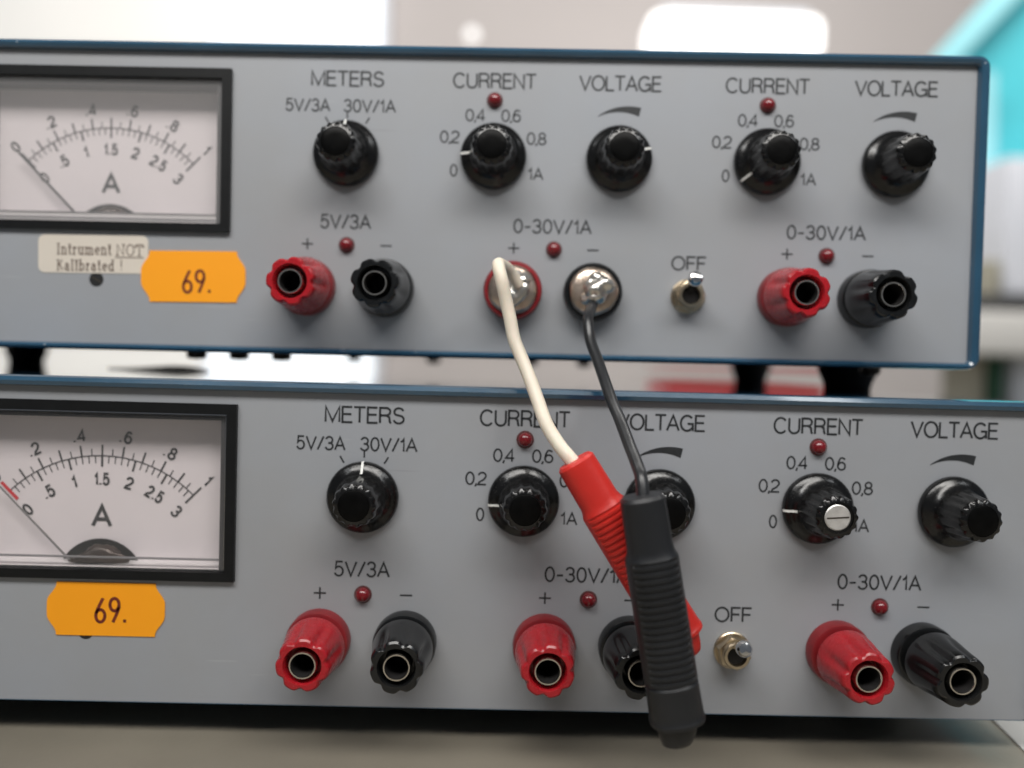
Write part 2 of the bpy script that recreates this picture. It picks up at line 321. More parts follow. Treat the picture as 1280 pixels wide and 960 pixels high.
def glyphs(chars, w, h, stroke, cx, cz, y=-0.05, gap=0.08, rot=0.0, font=None, serif=False, V=None, F=None, kern=None):
    """chars centred on (cx, cz), scaled to width w and cap height h"""
    font = font or G
    V = [] if V is None else V; F = [] if F is None else F
    pens = []; x = 0
    for i, c in enumerate(chars):
        pens.append((c, x)); x += font[c][0] + gap
    tot = x - gap; sx = w / tot if w else h; z0 = -h / 2; k = 0
    ca, sa = math.cos(rot), math.sin(rot)
    for c, px in pens:
        strokes = list(font[c][1])
        if serif:
            for s in list(strokes):
                if len(s) < 2: continue
                for a, b in ((s[0], s[1]), (s[-1], s[-2])):
                    if abs(a[0] - b[0]) < 0.02 and (a[1] in (0, 0.0) or a[1] > 0.6): strokes.append([(a[0] - 0.13, a[1]), (a[0] + 0.13, a[1])])
        for s in strokes:
            pl = []
            for (gx, gz) in s:
                X = (px + gx) * sx - (w or tot * sx) / 2; Z = gz * h + z0
                pl.append((cx + X * ca - Z * sa, cz + X * sa + Z * ca))
            ribbon(pl, stroke, y - 0.004 * (k % 9), V, F); k += 1
    return V, F
def word(name, parent, chars, w, h, stroke, cx, cz, mt='print', label=None, **kw):
    V, F = glyphs(chars, w, h, stroke, cx, cz, **kw)
    return obj(name, mesh_from(name, V, F, mt), parent, label=label)

# ------------------------------------------------------------------ the setting
BZ = -9.0                     # bench top, mm
def struct(name, me, loc=(0, 0, 0)):
    o = obj(name, me, None, loc); o['kind'] = 'structure'; return o
struct('bench_top', box('bench_top', -1200, 900, -420, 700, BZ - 30, BZ, 'bench', 4))
struct('back_wall', box('back_wall', -3600, 3600, 2900, 2960, -900, 2100, 'wall'))
struct('floor', box('floor', -3600, 3600, -2500, 3000, -960, -900, 'beigebox'))

# ------------------------------------------------------------------ shared meshes of the small parts
def flute(n, depth, z0, z1, sharp=2.0):
    def f(r, h, a):
        t = min(1, max(0, (h - z0) / (z1 - z0)))
        return r - depth * t * (0.5 - 0.5 * math.cos(n * a)) ** sharp
    return f
# knob: skirt with a domed edge, ribbed body, cap
ME = {}
ME['skirt'] = lathe('knob_skirt', [(7.55, 0.25), (7.85, 0.6), (7.85, 1.3), (7.72, 1.8), (7.3, 2.2), (6.6, 2.6), (5.8, 3.1), (5.3, 3.8), (5.0, 4.2)], 'knob', 56)
def ribs(r, h, a):
    if h > 12.3 or h < 3.0: return r
    return r + 0.15 * math.cos(14 * a)
ME['grip'] = lathe('knob_grip', [(5.25, 2.9), (5.2, 4.2), (4.95, 6.5), (4.7, 9.5), (4.55, 11.4), (4.35, 12.1), (3.9, 12.55), (3.30, 12.75), (3.25, 12.4)], 'knob', 108, angle=30, rfun=ribs)
ME['cap'] = lathe('knob_cap', [(3.22, 12.2), (3.22, 12.7), (2.9, 12.85), (1.5, 12.95), (0.2, 12.98)], 'knobcap', 32)
ME['collet'] = lathe('knob_collet', [(2.75, 11.95), (2.75, 12.4), (2.5, 12.6), (0.2, 12.6)], 'palemetal', 32)
V, F = box_data(-2.3, 2.3, -12.68, -12.5, -0.14, 0.14); ME['slot'] = mesh_from('collet_slot', V, F, 'screw')
V, F = [], []
for i, (r, h) in enumerate(((5.45, 3.7), (5.85, 3.16), (6.6, 2.66), (7.32, 2.26), (7.76, 1.84), (7.92, 1.3))):
    V += [(r, -h, 0.27), (r, -h, -0.27)]
    if i: F.append((2 * i - 2, 2 * i - 1, 2 * i + 1, 2 * i))
ME['pointer'] = mesh_from('pointer_line', V, F, 'white')
def knob(parent, x, z, ang, bare=False, hs=0.94):
    k = obj('knob', ME['skirt'], parent, (x, 0, z), (0, -math.radians(ang), 0))
    g_ = obj('grip', ME['grip'], k, rot=(0, random.uniform(0, 1), 0)); g_.scale[1] = hs
    if bare:
        obj('collet', ME['collet'], k, label='bare metal collet where the cap is missing'); obj('collet_slot', ME['slot'], k)
    else: obj('cap', ME['cap'], k)
    for c_ in k.children: c_.scale[1] = hs
    obj('pointer_line', ME['pointer'], k)
    return k
# binding posts
for c, cc in (('red', 'dred'), ('black', 'black')):
    ME['collar_' + c] = lathe('post_collar', [(6.95, 0.0), (6.95, 2.6), (6.7, 3.2), (6.1, 3.4), (3.0, 3.4)], cc, 48)
    ME['stem_' + c] = lathe('post_stem', [(4.2, 3.2), (4.2, 5.0)], 'screw', 24)
    prof = [(3.4, 4.2), (6.2, 4.2), (6.5, 4.5), (6.5, 5.6), (6.35, 7.0), (6.1, 9.0), (5.9, 11.0), (5.72, 13.0), (5.6, 14.6), (5.4, 15.2), (5.0, 15.5), (3.95, 15.5), (3.75, 15.1), (3.7, 11.0), (2.9, 11.0)]
    ff = flute(7, 0.72, 5.0, 10.5, 3.0)
    ME['nut_' + c] = lathe('post_cap', prof, c, 96, rfun=lambda r, h, a: ff(r, h, a) if r > 4.5 else r, cap0=False, cap1=False, angle=32)
ME['socket'] = lathe('socket_ring', [(2.85, 10.5), (2.85, 15.1), (2.72, 15.3), (2.45, 15.3), (2.32, 15.1), (2.3, 6.5)], ('socket', 'hole'), 36, fm=[0, 0, 0, 0, 1], cap0=False, cap1=False)
ME['bore'] = lathe('socket_bore', [(2.28, 6.4), (2.28, 6.5)], 'hole', 24)
def post(parent, x, z, c, lift=0.0, label=None):
    """lift: how far the clamp cap is unscrewed from its collar"""
    b = obj('binding_post', ME['collar_' + c], parent, (x, 0, z), label=label)
    obj('stem', ME['stem_' + c], b)
    obj('clamp_cap', ME['nut_' + c], b, (0, -lift, 0), (0, random.uniform(0, PI / 4), 0))
    obj('socket_ring', ME['socket'], b, (0, -lift + 0.0, 0)); obj('socket_bore', ME['bore'], b, (0, -lift, 0))
    return b
# soldered-on terminal of the upper unit (collar with a bare metal disc and a lump of solder)
def lump(name, rx, ry, rz, mt, seed, amp=0.18):
    rnd = random.Random(seed); bm = bmesh.new(); bmesh.ops.create_icosphere(bm, subdivisions=4, radius=1)
    ws = [(Vector((rnd.uniform(-1, 1), rnd.uniform(-1, 1), rnd.uniform(-1, 1))).normalized(), rnd.uniform(2, 6), rnd.uniform(0, 6)) for _ in range(9)]
    hf = [(Vector((rnd.uniform(-1, 1), rnd.uniform(-1, 1), rnd.uniform(-1, 1))).normalized(), rnd.uniform(9, 17), rnd.uniform(0, 6)) for _ in range(8)]
    for v in bm.verts:
        d = 1 + amp * sum(math.sin(v.co.dot(w) * f + p) for w, f, p in ws) / 3
        d += 0.09 * sum(abs(math.sin(v.co.dot(w) * f + p)) - 0.6 for w, f, p in hf) / 2.5
        v.co = Vector((v.co.x * rx * d, v.co.y * ry * d, v.co.z * rz * d)) * S
    me = bpy.data.meshes.new(name); bm.to_mesh(me); bm.free(); me.materials.append(M[mt])
    me.polygons.foreach_set('use_smooth', [True] * len(me.polygons)); return me
for c, cc in (('red', 'dred'), ('black', 'black')):
    ME['ring_' + c] = lathe('terminal_collar', [(6.95, 0), (6.95, 3.6), (6.6, 4.2), (5.9, 4.3), (5.8, 3.2), (1.0, 3.2)], cc, 48)
def dent(r, h, a): return r * (1 + 0.02 * math.sin(3 * a + 1) + 0.012 * math.sin(7 * a))
ME['tdisc'] = lathe('terminal_disc', [(5.7, 3.2), (5.75, 4.7), (5.5, 5.2), (4.6, 5.7), (3.2, 6.0), (1.6, 6.15), (0.2, 6.2)], 'disc', 48, rfun=dent)
def terminal(parent, x, z, c, label):
    b = obj('binding_post', ME['ring_' + c], parent, (x, 0, z), label=label)
    obj('terminal_disc', ME['tdisc'], b, rot=(0, random.uniform(0, 3), 0))
    s = -0.1 if c == 'red' else 0.3
    obj('solder_lump', lump('solder_lump', 3.0, 2.6, 3.2 if c == 'red' else 3.0, 'solder', 3 if c == 'red' else 11, 0.26), b, (s + 0.6, -7.2, -0.2 if c == 'red' else 0.9))
    obj('solder_lump', lump('solder_lump', 2.6, 2.0, 2.0, 'solder', 5 if c == 'red' else 17, 0.3), b, (1.6 if c == 'red' else 0.0, -7.2, 2.1 if c == 'red' else -1.4))
    return b
# indicator lamps, toggle switch, screws, feet
ME['lens'] = lathe('indicator_lamp', [(1.62, 0), (1.62, 0.5), (1.5, 1.0), (1.15, 1.5), (0.6, 1.8), (0.06, 1.9)], 'led', 28)
ME['lrim'] = lathe('lamp_rim', [(1.95, 0), (1.95, 0.12), (1.65, 0.14)], 'ledbezel', 28)
ME['washer'] = lathe('switch_washer', [(4.1, 0), (4.1, 0.5), (3.9, 0.65), (2.6, 0.65)], 'brass', 36)
ME['nut'] = lathe('hex_nut', [(3.95, 0.7), (3.95, 2.2), (3.6, 2.6), (3.0, 2.6)], 'brass', 6, smooth=False)
ME['bush'] = lathe('switch_bushing', [(2.95, 0.6), (2.95, 4.1), (2.7, 4.4), (2.15, 4.4), (2.1, 2.5)], 'brass', 32, cap1=False)
ME['bushhole'] = lathe('bushing_hole', [(2.08, 2.4), (2.08, 3.2)], 'hole', 24)
ME['lever'] = lathe('toggle_lever', [(1.05, 2.5), (1.05, 4.5), (1.35, 7.0), (1.75, 8.9), (1.75, 9.7), (1.3, 10.4), (0.1, 10.7)], 'chrome', 28)
def toggle(parent, x, z):
    t = obj('toggle_switch', ME['washer'], parent, (x, 0, z))
    obj('hex_nut', ME['nut'], t, rot=(0, 0.3, 0)); obj('bushing', ME['bush'], t); obj('bushing_hole', ME['bushhole'], t)
    obj('lever', ME['lever'], t, (0, 0, 0.6), (math.radians(15), 0, math.radians(0)) if False else (-math.radians(17), 0, 0))
    return t
ME['zero'] = lathe('zero_adjust_screw', [(1.75, -0.6), (1.75, 0.02), (1.5, 0.04), (0.1, 0.04)], 'rubber', 28)
V, F = box_data(-1.3, 1.3, -0.05, -0.03, -0.2, 0.2); ME['zslot'] = mesh_from('screw_slot', V, F, 'screw')
def vlathe(name, prof, mt, n=32):           # about the vertical axis
    me = lathe(name, prof, mt, n); me.transform(Matrix.Rotation(-PI / 2, 4, 'X')); return me
# (-Y towards viewer) turned so that heights run downwards
ME['foot'] = vlathe('rubber_foot', [(8.6, 0), (8.4, 1.2), (7.0, 4.5), (6.3, 7.5), (6.0, 7.9)], 'rubber', 36)
for v in ME['foot'].vertices: v.co.z = -abs(v.co.z)
ME['uscrew'] = vlathe('case_screw', [(2.7, 0), (2.7, 1.1), (2.3, 1.7), (0.2, 1.9)], 'screw', 24)
for v in ME['uscrew'].vertices: v.co.z = -abs(v.co.z)
ME['tscrew'] = vlathe('case_screw', [(2.6, 0), (2.6, 0.6), (2.0, 1.3), (0.2, 1.6)], 'rubber', 24)
for v in ME['tscrew'].vertices: v.co.z = abs(v.co.z)

# ------------------------------------------------------------------ the dial
MX, PZ, AR = -95.4, 23.5, 29.4         # pivot and scale arc radius
def dial_parts(meter, faded, redzero):
    Y = 5.9
    V, F = [], []
    def pol(r, t): return (MX + r * math.sin(t), PZ + r * math.cos(t))
    T = math.radians(44.6)
    ribbon([pol(AR, -T + 2 * T * i / 60) for i in range(61)], 0.26, Y, V, F)
    for i in range(21):
        t = -T + 2 * T * i / 20; big = i % 2 == 0
        ribbon([pol(AR, t), pol(AR + (2.5 if big else 1.6), t)], 0.42 if big else 0.24, Y - 0.004, V, F)
    for i in range(31):
        t = -T + 2 * T * i / 30; big = i % 5 == 0
        ribbon([pol(AR, t), pol(AR - (2.5 if big else 1.7), t)], 0.46 if big else 0.24, Y - 0.008, V, F)
    obj('scale_marks', mesh_from('scale_marks', V, F, 'dialink'), meter)
    if redzero:
        V, F = [], []; ribbon([pol(AR - 2.6, -T), pol(AR + 2.7, -T)], 0.75, Y - 0.03, V, F)
        obj('zero_mark', mesh_from('zero_mark', V, F, 'redink'), meter)
    V, F = [], []
    for txt, fr in (('0', 0), ('.2', .2), ('.4', .4), ('.6', .6), ('.8', .8), ('1', 1)):
        t = -T + 2 * T * fr; p = pol(34.1, t); wd = {1: 1.6, 2: 2.75}[len(txt)]
        if txt == '1': wd = 0.9
        glyphs(txt, wd, 2.45, 0.50, p[0], p[1], Y - 0.012, 0.2, -t, V=V, F=F)
    for txt, fr in (('0', 0), ('.5', 1 / 6), ('1', 2 / 6), ('1.5', .5), ('2', 4 / 6), ('2.5', 5 / 6), ('3', 1)):
        t = -T + 2 * T * fr; p = pol(24.1 if txt != '0' else 23.6, t)
        wd = {'0': 1.55, '.5': 2.5, '1': 0.9, '1.5': 3.3, '2': 1.6, '2.5': 3.9, '3': 1.6}[txt]
        glyphs(txt, wd, 2.45, 0.52, p[0], p[1], Y - 0.012, 0.16, -t, V=V, F=F)
    obj('scale_figures', mesh_from('scale_figures', V, F, 'dialink'), meter)
    V, F = glyphs('A', 4.2, 4.5, 0.85, MX + 0.1, 39.2, Y - 0.01)
    obj('unit_letter', mesh_from('unit_letter', V, F, 'dialink'), meter)
    # needle with its hub
    a = math.radians(-44.2); h = 3.6
    d = Vector((math.sin(a), 0, math.cos(a))); q = Vector((d.z, 0, -d.x))
    b = Vector((MX, h, PZ)); w0, w1 = (0.30, 0.24) if faded else (0.20, 0.15)
    pts = [b + d * 6 + q * w0, b + d * 6 - q * w0, b + d * 31.3 - q * w1, b + d * 31.3 + q * w1]
    V = pts + [p + Vector((0, 0.3, 0)) for p in pts]
    F = [(0, 1, 2, 3), (4, 7, 6, 5), (0, 4, 5, 1), (1, 5, 6, 2), (2, 6, 7, 3), (3, 7, 4, 0)]
    obj('needle', mesh_from('needle', V, F, 'needle' if faded else 'needle_pale'), meter)
    co = lathe('moving_coil', [(9.9, 0), (9.9, 0.05), (0.2, 0.06)], 'bezel', 48)
    obj('coil_window', co, meter, (MX, Y - 0.05, PZ + 0.7))
    obj('moving_coil', lump('moving_coil', 6.4, 1.6, 3.2, 'coil', 21, 0.25), meter, (MX + 1.0, 3.9, PZ + 6.0))

def crown_rect(x0, x1, z0, z1, r, n=7):
    out = []
    for cx, cz, a0 in ((x1 - r, z1 - r, 0), (x0 + r, z1 - r, 90), (x0 + r, z0 + r, 180), (x1 - r, z0 + r, 270)):
        for i in range(n + 1):
            a = math.radians(a0 + 90 * i / n); out.append((cx + r * math.cos(a), cz + r * math.sin(a)))
    return out
def price_sticker(parent, cx, cz, w, h, rot, label, numdx, numdz):
    P = []
    def side(s):
        out = []
        for i in range(19):
            t = -1 + 2 * i / 18
            u = 1 - abs(t)
            bulge = 2.1 * (0.5 - 0.5 * math.cos(PI * min(1, max(0, (u - 0.04) / 0.72))))
            out.append((s * (w / 2 - 2.1 + bulge), t * h / 2))
        return out
    R_ = side(1); L_ = side(-1)[::-1]
    P = R_ + L_
    n = len(P); ca, sa = math.cos(rot), math.sin(rot)
    def T(p, y): return (p[0] * ca - p[1] * sa, y, p[0] * sa + p[1] * ca)
    V = [T(p, -0.22) for p in P] + [T(p, -0.06) for p in P]
    F = [tuple(range(n)), tuple(range(2 * n - 1, n - 1, -1))] + [(i, n + i, n + (i + 1) % n, (i + 1) % n) for i in range(n)]
    o = obj('price_sticker', mesh_from('price_sticker', V, F, 'orange'), parent, (cx, 0, cz), label=label)
    V, F = glyphs(['six', 'nine', '.'], 7.0, 5.3, 0.68, numdx, numdz, -0.26, 0.16, rot)
    obj('number', mesh_from('number', V, F, 'numink'), o)
    return o

# ------------------------------------------------------------------ a bench power supply
XL, XR = -228.0, 114.2
def supply(loc, rot, label, face_top, rim_top, rim_bot, upper):
    root = thing(empty('power_supply', loc, rot), label, 'power supply', 'bench power supplies stacked on one another')
    xr = XR if upper else 113.9
    fz0 = -0.5 if upper else -0.62
    # sleeve with a rolled front rim
    def loop(x0, x1, z0, z1, r, y): return [(x, y, z) for x, z in crown_rect(x0, x1, z0, z1, r)]
    ox0, ox1, oz0, oz1 = XL - 2.6, xr + 2.6, rim_bot, rim_top
    it, ib = face_top, fz0
    loops = [loop(XL, xr, ib, it, 0.8, 3.0), loop(XL, xr, ib, it, 0.8, -0.7), loop(XL - .35, xr + .35, ib - min(.25, (ib - oz0) * .2), it + .3, 1.1, -1.5),
             loop(XL - 1.1, xr + 1.1, (ib + oz0) / 2, (it + oz1) / 2, 1.9, -1.9), loop(ox0 + .5, ox1 - .5, oz0 + (.35 if upper else .04), oz1 - .35, 2.5, -1.55),
             loop(ox0, ox1, oz0, oz1, 3.0, -0.5), loop(ox0, ox1, oz0, oz1, 3.0, -0.3), loop(ox0, ox1, oz0, oz1, 3.0, 204.8), loop(ox0, ox1, oz0, oz1, 3.0, 205), loop(ox0 + 1, ox1 - 1, oz0 + 1, oz1 - 1, 2.2, 206)]
    n = len(loops[0]); V = [v if upper or v[2] > ib + 1 or v[1] > 0 else (v[0], 0.0, v[2]) for l in loops for v in l]
    F = [(i * n + k, i * n + (k + 1) % n, (i + 1) * n + (k + 1) % n, (i + 1) * n + k) for i in range(len(loops) - 1) for k in range(n)]
    F.append(tuple((len(loops) - 1) * n + k for k in range(n)))
    obj('case', mesh_from('case', V, F, 'blue', None, True, 30), root)
    # face plate with the meter opening
    wx0, wx1, wz0, wz1 = MX - 30.1, -65.2, 28.6, 63.5
    o4 = [(XL, ib), (xr, ib), (xr, it), (XL, it)]; i4 = [(wx0, wz0), (wx1, wz0), (wx1, wz1), (wx0, wz1)]
    V = [(x, 0, z) for x, z in o4 + i4] + [(x, 1.6, z) for x, z in o4 + i4]
    F = [(k, (k + 1) % 4, 4 + (k + 1) % 4, 4 + k) for k in range(4)] + [(4 + k, 4 + (k + 1) % 4, 12 + (k + 1) % 4, 12 + k) for k in range(4)]
    face = obj('front_panel', mesh_from('front_panel', V, F, 'panel'), root)
    # printing
    P = face
    word('lettering', P, 'METERS', 17.4, 3.35, 0.47, -35.4, 64.1)
    word('lettering', P, '5V/3A', 10.7, 2.8, 0.40, -44.9, 57.7)
    word('lettering', P, '30V/1A', 12.5, 2.8, 0.40, -30.0, 57.7)
    for xc in (0.0, 65.0):
        word('lettering', P, 'CURRENT', 19.8, 3.35, 0.47, xc - 0.15, 64.2)
        for t, dx, z in (('0,4', -4.6, 56.0), ('0,6', 4.0, 56.0), ('0,2', -10.6, 50.75), ('0,8', 10.2, 50.7)): word('lettering', P, t, 4.7, 2.65, 0.38, xc + dx, z, gap=0.02)
        word('lettering', P, '0', 1.75, 2.65, 0.38, xc - 9.5, 42.8); word('lettering', P, '1A', 3.6, 2.65, 0.38, xc + 10.15, 42.3)
    for xc in (29.9, 95.3):
        word('lettering', P, 'VOLTAGE', 19.5, 3.35, 0.47, xc, 64.15, gap=0.05)
        V, F = [], []
        for i in range(17):
            t = i / 16; a = math.radians(117 - 51 * t); r0 = 11.35 - 0.1 * t; r1 = r0 + 0.12 + 2.0 * t
            V += [(xc + r0 * math.cos(a), -0.05, 46.1 + r0 * math.sin(a)), (xc + (r1 * math.cos(a + 0.03 * t)), -0.05, 46.1 + r1 * math.sin(a + 0.03 * t))]
            if i: F.append((2 * i - 2, 2 * i, 2 * i + 1, 2 * i - 1))
        obj('turn_arrow', mesh_from('turn_arrow', V, F, 'print'), P)
    V, F = [], []
    for a in (-31, 0, 31):
        s, c = math.sin(math.radians(a)), math.cos(math.radians(a))
        ribbon([(-35.3 + 8.6 * s, 46.1 + 8.6 * c), (-35.3 + 10.3 * s, 46.1 + 10.3 * c)], 0.36, -0.05, V, F)
    obj('position_marks', mesh_from('position_marks', V, F, 'print'), P)
    word('lettering', P, '5V/3A', 12.2, 3.15, 0.42, -35.3, 30.0)
    word('lettering', P, '0~30V/1A', 18.7, 3.1, 0.42, 14.5, 29.85); word('lettering', P, '0~30V/1A', 18.7, 3.1, 0.42, 79.8, 29.75)
    for xp, xm in ((-44.4, -25.4), (5.35, 24.35), (70.7, 89.9)):
        word('lettering', P, '+', 2.7, 2.6, 0.38, xp, 24.5); word('lettering', P, '_', 2.7, 2.6, 0.36, xm, 24.4)
    word('lettering', P, 'OFF', 8.2, 3.1, 0.44, 47.35, 21.75)
    # the meter
    mt = obj('meter', None, root)
    fx0, fx1, fz0m, fz1m = MX - 32.3, -63.1, 26.65, 65.7
    V = []; F = []
    ring = [((fx0, fz0m), (fx1, fz0m), (fx1, fz1m), (fx0, fz1m)), ((wx0, wz0 + .1), (wx1 - .1, wz0 + .1), (wx1 - .1, wz1 - .1), (wx0, wz1 - .1))]
    seq = [(ring[0], 0.02), (ring[0], -1.1), (ring[1], -1.1), (ring[1], 0.4)]
    V = [(x, y, z) for rg, y in seq for x, z in rg]
    F = [(i * 4 + k, i * 4 + (k + 1) % 4, i * 4 + 4 + (k + 1) % 4, i * 4 + 4 + k) for i in range(3) for k in range(4)]
    bz = obj('bezel', mesh_from('bezel', V, F, 'bezel'), mt)
    # inner walls (top and sides dark, bottom pale) and the dial card behind
    a0, a1, b0, b1 = wx0, wx1 - 0.4, wz0 + 0.4, wz1 - 0.3
    c0, c1, d0, d1 = wx0 + 2, -68.3, 29.3, 62.0
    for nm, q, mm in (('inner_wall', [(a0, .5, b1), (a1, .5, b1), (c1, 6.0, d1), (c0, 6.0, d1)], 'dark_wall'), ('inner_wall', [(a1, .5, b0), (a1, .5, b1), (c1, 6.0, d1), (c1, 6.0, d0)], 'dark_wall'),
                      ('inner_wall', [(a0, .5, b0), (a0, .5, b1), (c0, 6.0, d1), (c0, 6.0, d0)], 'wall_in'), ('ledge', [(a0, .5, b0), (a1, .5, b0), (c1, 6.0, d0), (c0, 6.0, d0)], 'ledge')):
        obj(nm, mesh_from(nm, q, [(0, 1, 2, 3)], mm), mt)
    obj('dial_card', box('dial_card', c0 - .2, c1 + .2, 6.0, 6.6, d0 - .2, d1 + .2, 'dial'), mt)
    dial_parts(mt, upper, not upper)
    # clear window moulding: pane, two shelf lines along the bottom, a step along the right side
    obj('window_pane', box('window_pane', wx0 + .1, wx1 - .3, -0.35, 0.15, wz0 + .3, wz1 - .3, 'glass_veiled' if upper else 'glass'), mt)
    for z in ((31.0, 29.7) if upper else (31.1,)):
        obj('moulding_line', box('moulding_line', wx0 + .2, wx1 - 1.6, 0.3, 1.4, z - 0.12, z + 0.12, 'wall_in'), mt)
    if upper: obj('window_lip', box('window_lip', wx0 + .2, wx1 - 1.7, 0.5, 1.3, wz0 + 0.3, 30.9, 'ledge'), mt)
    obj('inner_frame', box('inner_frame', wx0 + .2, wx1 - .45, 0.35, 1.3, 62.0, 63.1, 'dark_wall'), mt)
    obj('inner_frame', box('inner_frame', -66.85, wx1 - .65, 0.36, 1.3, b0, 61.98, 'dark_wall'), mt)
    obj('moulding_line', box('moulding_line', wx0 + .2, wx1 - .45, 0.3, 1.0, 63.12, 63.32, 'chrome'), mt)
    obj('moulding_line', box('moulding_line', wx1 - .63, wx1 - .40, 0.3, 1.0, b0, 63.0, 'chrome'), mt)
    zs = obj('zero_adjust_screw', ME['zero'], root, (-95.6, 0, 14.8)); obj('screw_slot', ME['zslot'], zs, rot=(0, 0.5, 0))
    # lamps, switch
    for x, z in ((0.0, 59.6), (65.0, 59.6), (-34.9, 24.4), (15.0, 24.4), (80.1, 24.25)):
        l = obj('indicator_lamp', ME['lens'], root, (x, 0, z)); obj('lamp_rim', ME['lrim'], l)
    toggle(root, 47.3, 13.85)
    return root, face

# lower supply
low, low_face = supply((0, 0, 0), (0, 0, 0), 'lower grey and blue bench power supply standing on the bench, clips hanging before it', 68.6, 71.0, -0.78, False)
for x, a, bare in ((-35.3, 90, False), (0.0, 187, False), (29.95, 200, False), (65.0, 184, True), (95.3, -25, False)): knob(low, x, 46.1, a, bare)
for x, c, lf in ((-44.3, 'red', 0.4), (-25.3, 'black', 0.4), (5.4, 'red', 0.8), (24.35, 'black', 0.8), (70.75, 'red', 1.0), (89.85, 'black', 1.2)): post(low, x, 14.1, c, lf)
price_sticker(low, -91.2, 19.85, 25.8, 11.8, 0.0, 'orange price gun sticker marked 69. under the lower meter', 1.1, -0.2)
# upper supply
up, up_face = supply((-8.72, 17.45, 79.42), (0, 0.0, -0.0293), 'upper grey and blue bench power supply resting on the lower one, two leads soldered on', 69.75, 71.9, -2.2, True)
up.rotation_euler = (0, -0.0035, -0.0293)
for x, a in ((-35.3, 90), (0.0, 178), (29.95, 18), (65.0, 218), (95.3, 25)): knob(up, x, 46.1, a)
for x, c in ((-44.3, 'red'), (-25.3, 'black'), (70.75, 'red'), (89.85, 'black')): post(up, x, 14.1, c, -0.7)
terminal(up, 5.4, 14.1, 'red', 'red collared terminal with the white lead soldered on')
terminal(up, 24.35, 14.1, 'black', 'black collared terminal with the dark lead soldered on')
price_sticker(up, -71.95, 16.0, 25.4, 12.3, 0.01, 'orange price gun sticker marked 69. beside the cream sticker', 0.9, -1.2)
V0 = [(x, -0.12, z) for x, z in crown_rect(-13.4, 13.4, -4.6, 4.6, 1.6)]; n = len(V0)
cs = obj('note_sticker', mesh_from('note_sticker', V0 + [(v[0], -0.02, v[2]) for v in V0], [tuple(range(n)), tuple(range(2 * n - 1, n - 1, -1))] + [(i, n + i, n + (i + 1) % n, (i + 1) % n) for i in range(n)], 'cream'), up, (-96.4, 0, 20.9), (0, -0.008, 0), label='cream sticker with a typed note, rounded corners')
V, F = glyphs('Intrument', 13.4, 2.5, 0.30, -2.2, 1.15, -0.15, 0.10, 0, LOW, True)
glyphs('NOT', 6.7, 2.6, 0.24, 8.9, 1.05, -0.15, 0.04, 0, LOW, True, V, F)
ribbon([(5.4, -0.75), (12.3, -0.75)], 0.24, -0.15, V, F)
glyphs('Kalibrated', 14.0, 2.4, 0.30, -1.9, -2.75, -0.15, 0.12, 0, LOW, True, V, F)
glyphs('!', 0.6, 2.5, 0.24, 6.9, -2.55, -0.15, 0.04, 0, LOW, False, V, F)
obj('typed_note', mesh_from('typed_note', V, F, 'stickerink'), cs)
# feet and case screws
for x, y in ((106.5, 52), (107, 160), (-211, 52), (-211, 160)): obj('rubber_foot', ME['foot'], up, (x, y, -2.2))
for x, y in ((97, 40), (97, 180), (-203, 40), (-203, 180)): obj('rubber_foot', ME['foot'], low, (x, y, -0.9))
for x, y in ((-83, 30), (-72.5, 34), (-61, 36), (-56, 112), (-26, 112), (11, 112), (31, 112), (104, 30)): obj('case_screw', ME['uscrew'], up, (x, y, -2.2), label='small case screw under the upper unit')

# ------------------------------------------------------------------ sliver on the case top
a = at(135, 466, 90); b = at(262, 470, 86); zt = 71.05
L_ = (b - a).length; V = []; F = []
for i in range(13):
    t = i / 12; x = a.x + (b.x - a.x) * t; y = 90 - 4 * t; w = 0.4 + 2.2 * math.sin(PI * min(1, t ** 1.6)) ; h = 0.25 + 1.3 * math.sin(PI * t ** 2)
    V += [(x, y - w, zt), (x, y, zt + h), (x, y + w, zt)]
    if i:
        k = 3 * i; F += [(k - 3, k, k + 1, k - 2), (k - 2, k + 1, k + 2, k - 1), (k - 1, k + 2, k, k - 3)]
F += [(0, 1, 2), (38, 37, 36)]
thing(obj('metal_sliver', mesh_from('metal_sliver', V, F, 'rubber')), 'thin dark pointed sliver lying on top of the lower supply', 'sliver')

# ------------------------------------------------------------------ clip leads
def boot_mesh(name, mt, L=43.0):
    """insulated clip, axis along +X from the wire end; ribbed grip in the middle"""
    prof = [(0.0, 2.2), (0.05, 3.4), (0.6, 3.9), (3.0, 3.95), (9.2, 4.05), (10.2, 4.25), (10.9, 4.6)]
    x = 11.2
    while x < 32.5:
        prof += [(x, 4.36), (x + 0.32, 4.36), (x + 0.42, 4.66), (x + 0.92, 4.66)]; x += 1.22
    prof += [(33.2, 4.4), (33.6, 4.66), (38.6, 4.75), (39.6, 4.75), (39.9, 4.9), (40.5, 4.85), (40.8, 4.4), (40.85, 3.6)]
    V = []; F = []; n = 40
    for (s, r) in prof:
        rib = 11.0 < s < 33.0
        for k in range(n):
            a = 2 * PI * k / n
            c_, s_ = math.cos(a), math.sin(a); e = 0.82
            rr = r
            if rib and abs(c_) > 0.78: rr = 4.68                   # smooth seam along both sides
            V.append((s, rr * math.copysign(abs(s_) ** e, s_) * 0.94, rr * math.copysign(abs(c_) ** e, c_)))
    for i in range(len(prof) - 1):
        for k in range(n): F.append((i * n + k, i * n + (k + 1) % n, (i + 1) * n + (k + 1) % n, (i + 1) * n + k))
    F.append(tuple(range(n))); F.append(tuple((len(prof) - 1) * n + k for k in range(n)))
    return mesh_from(name, V, F, mt, None, True, 28)
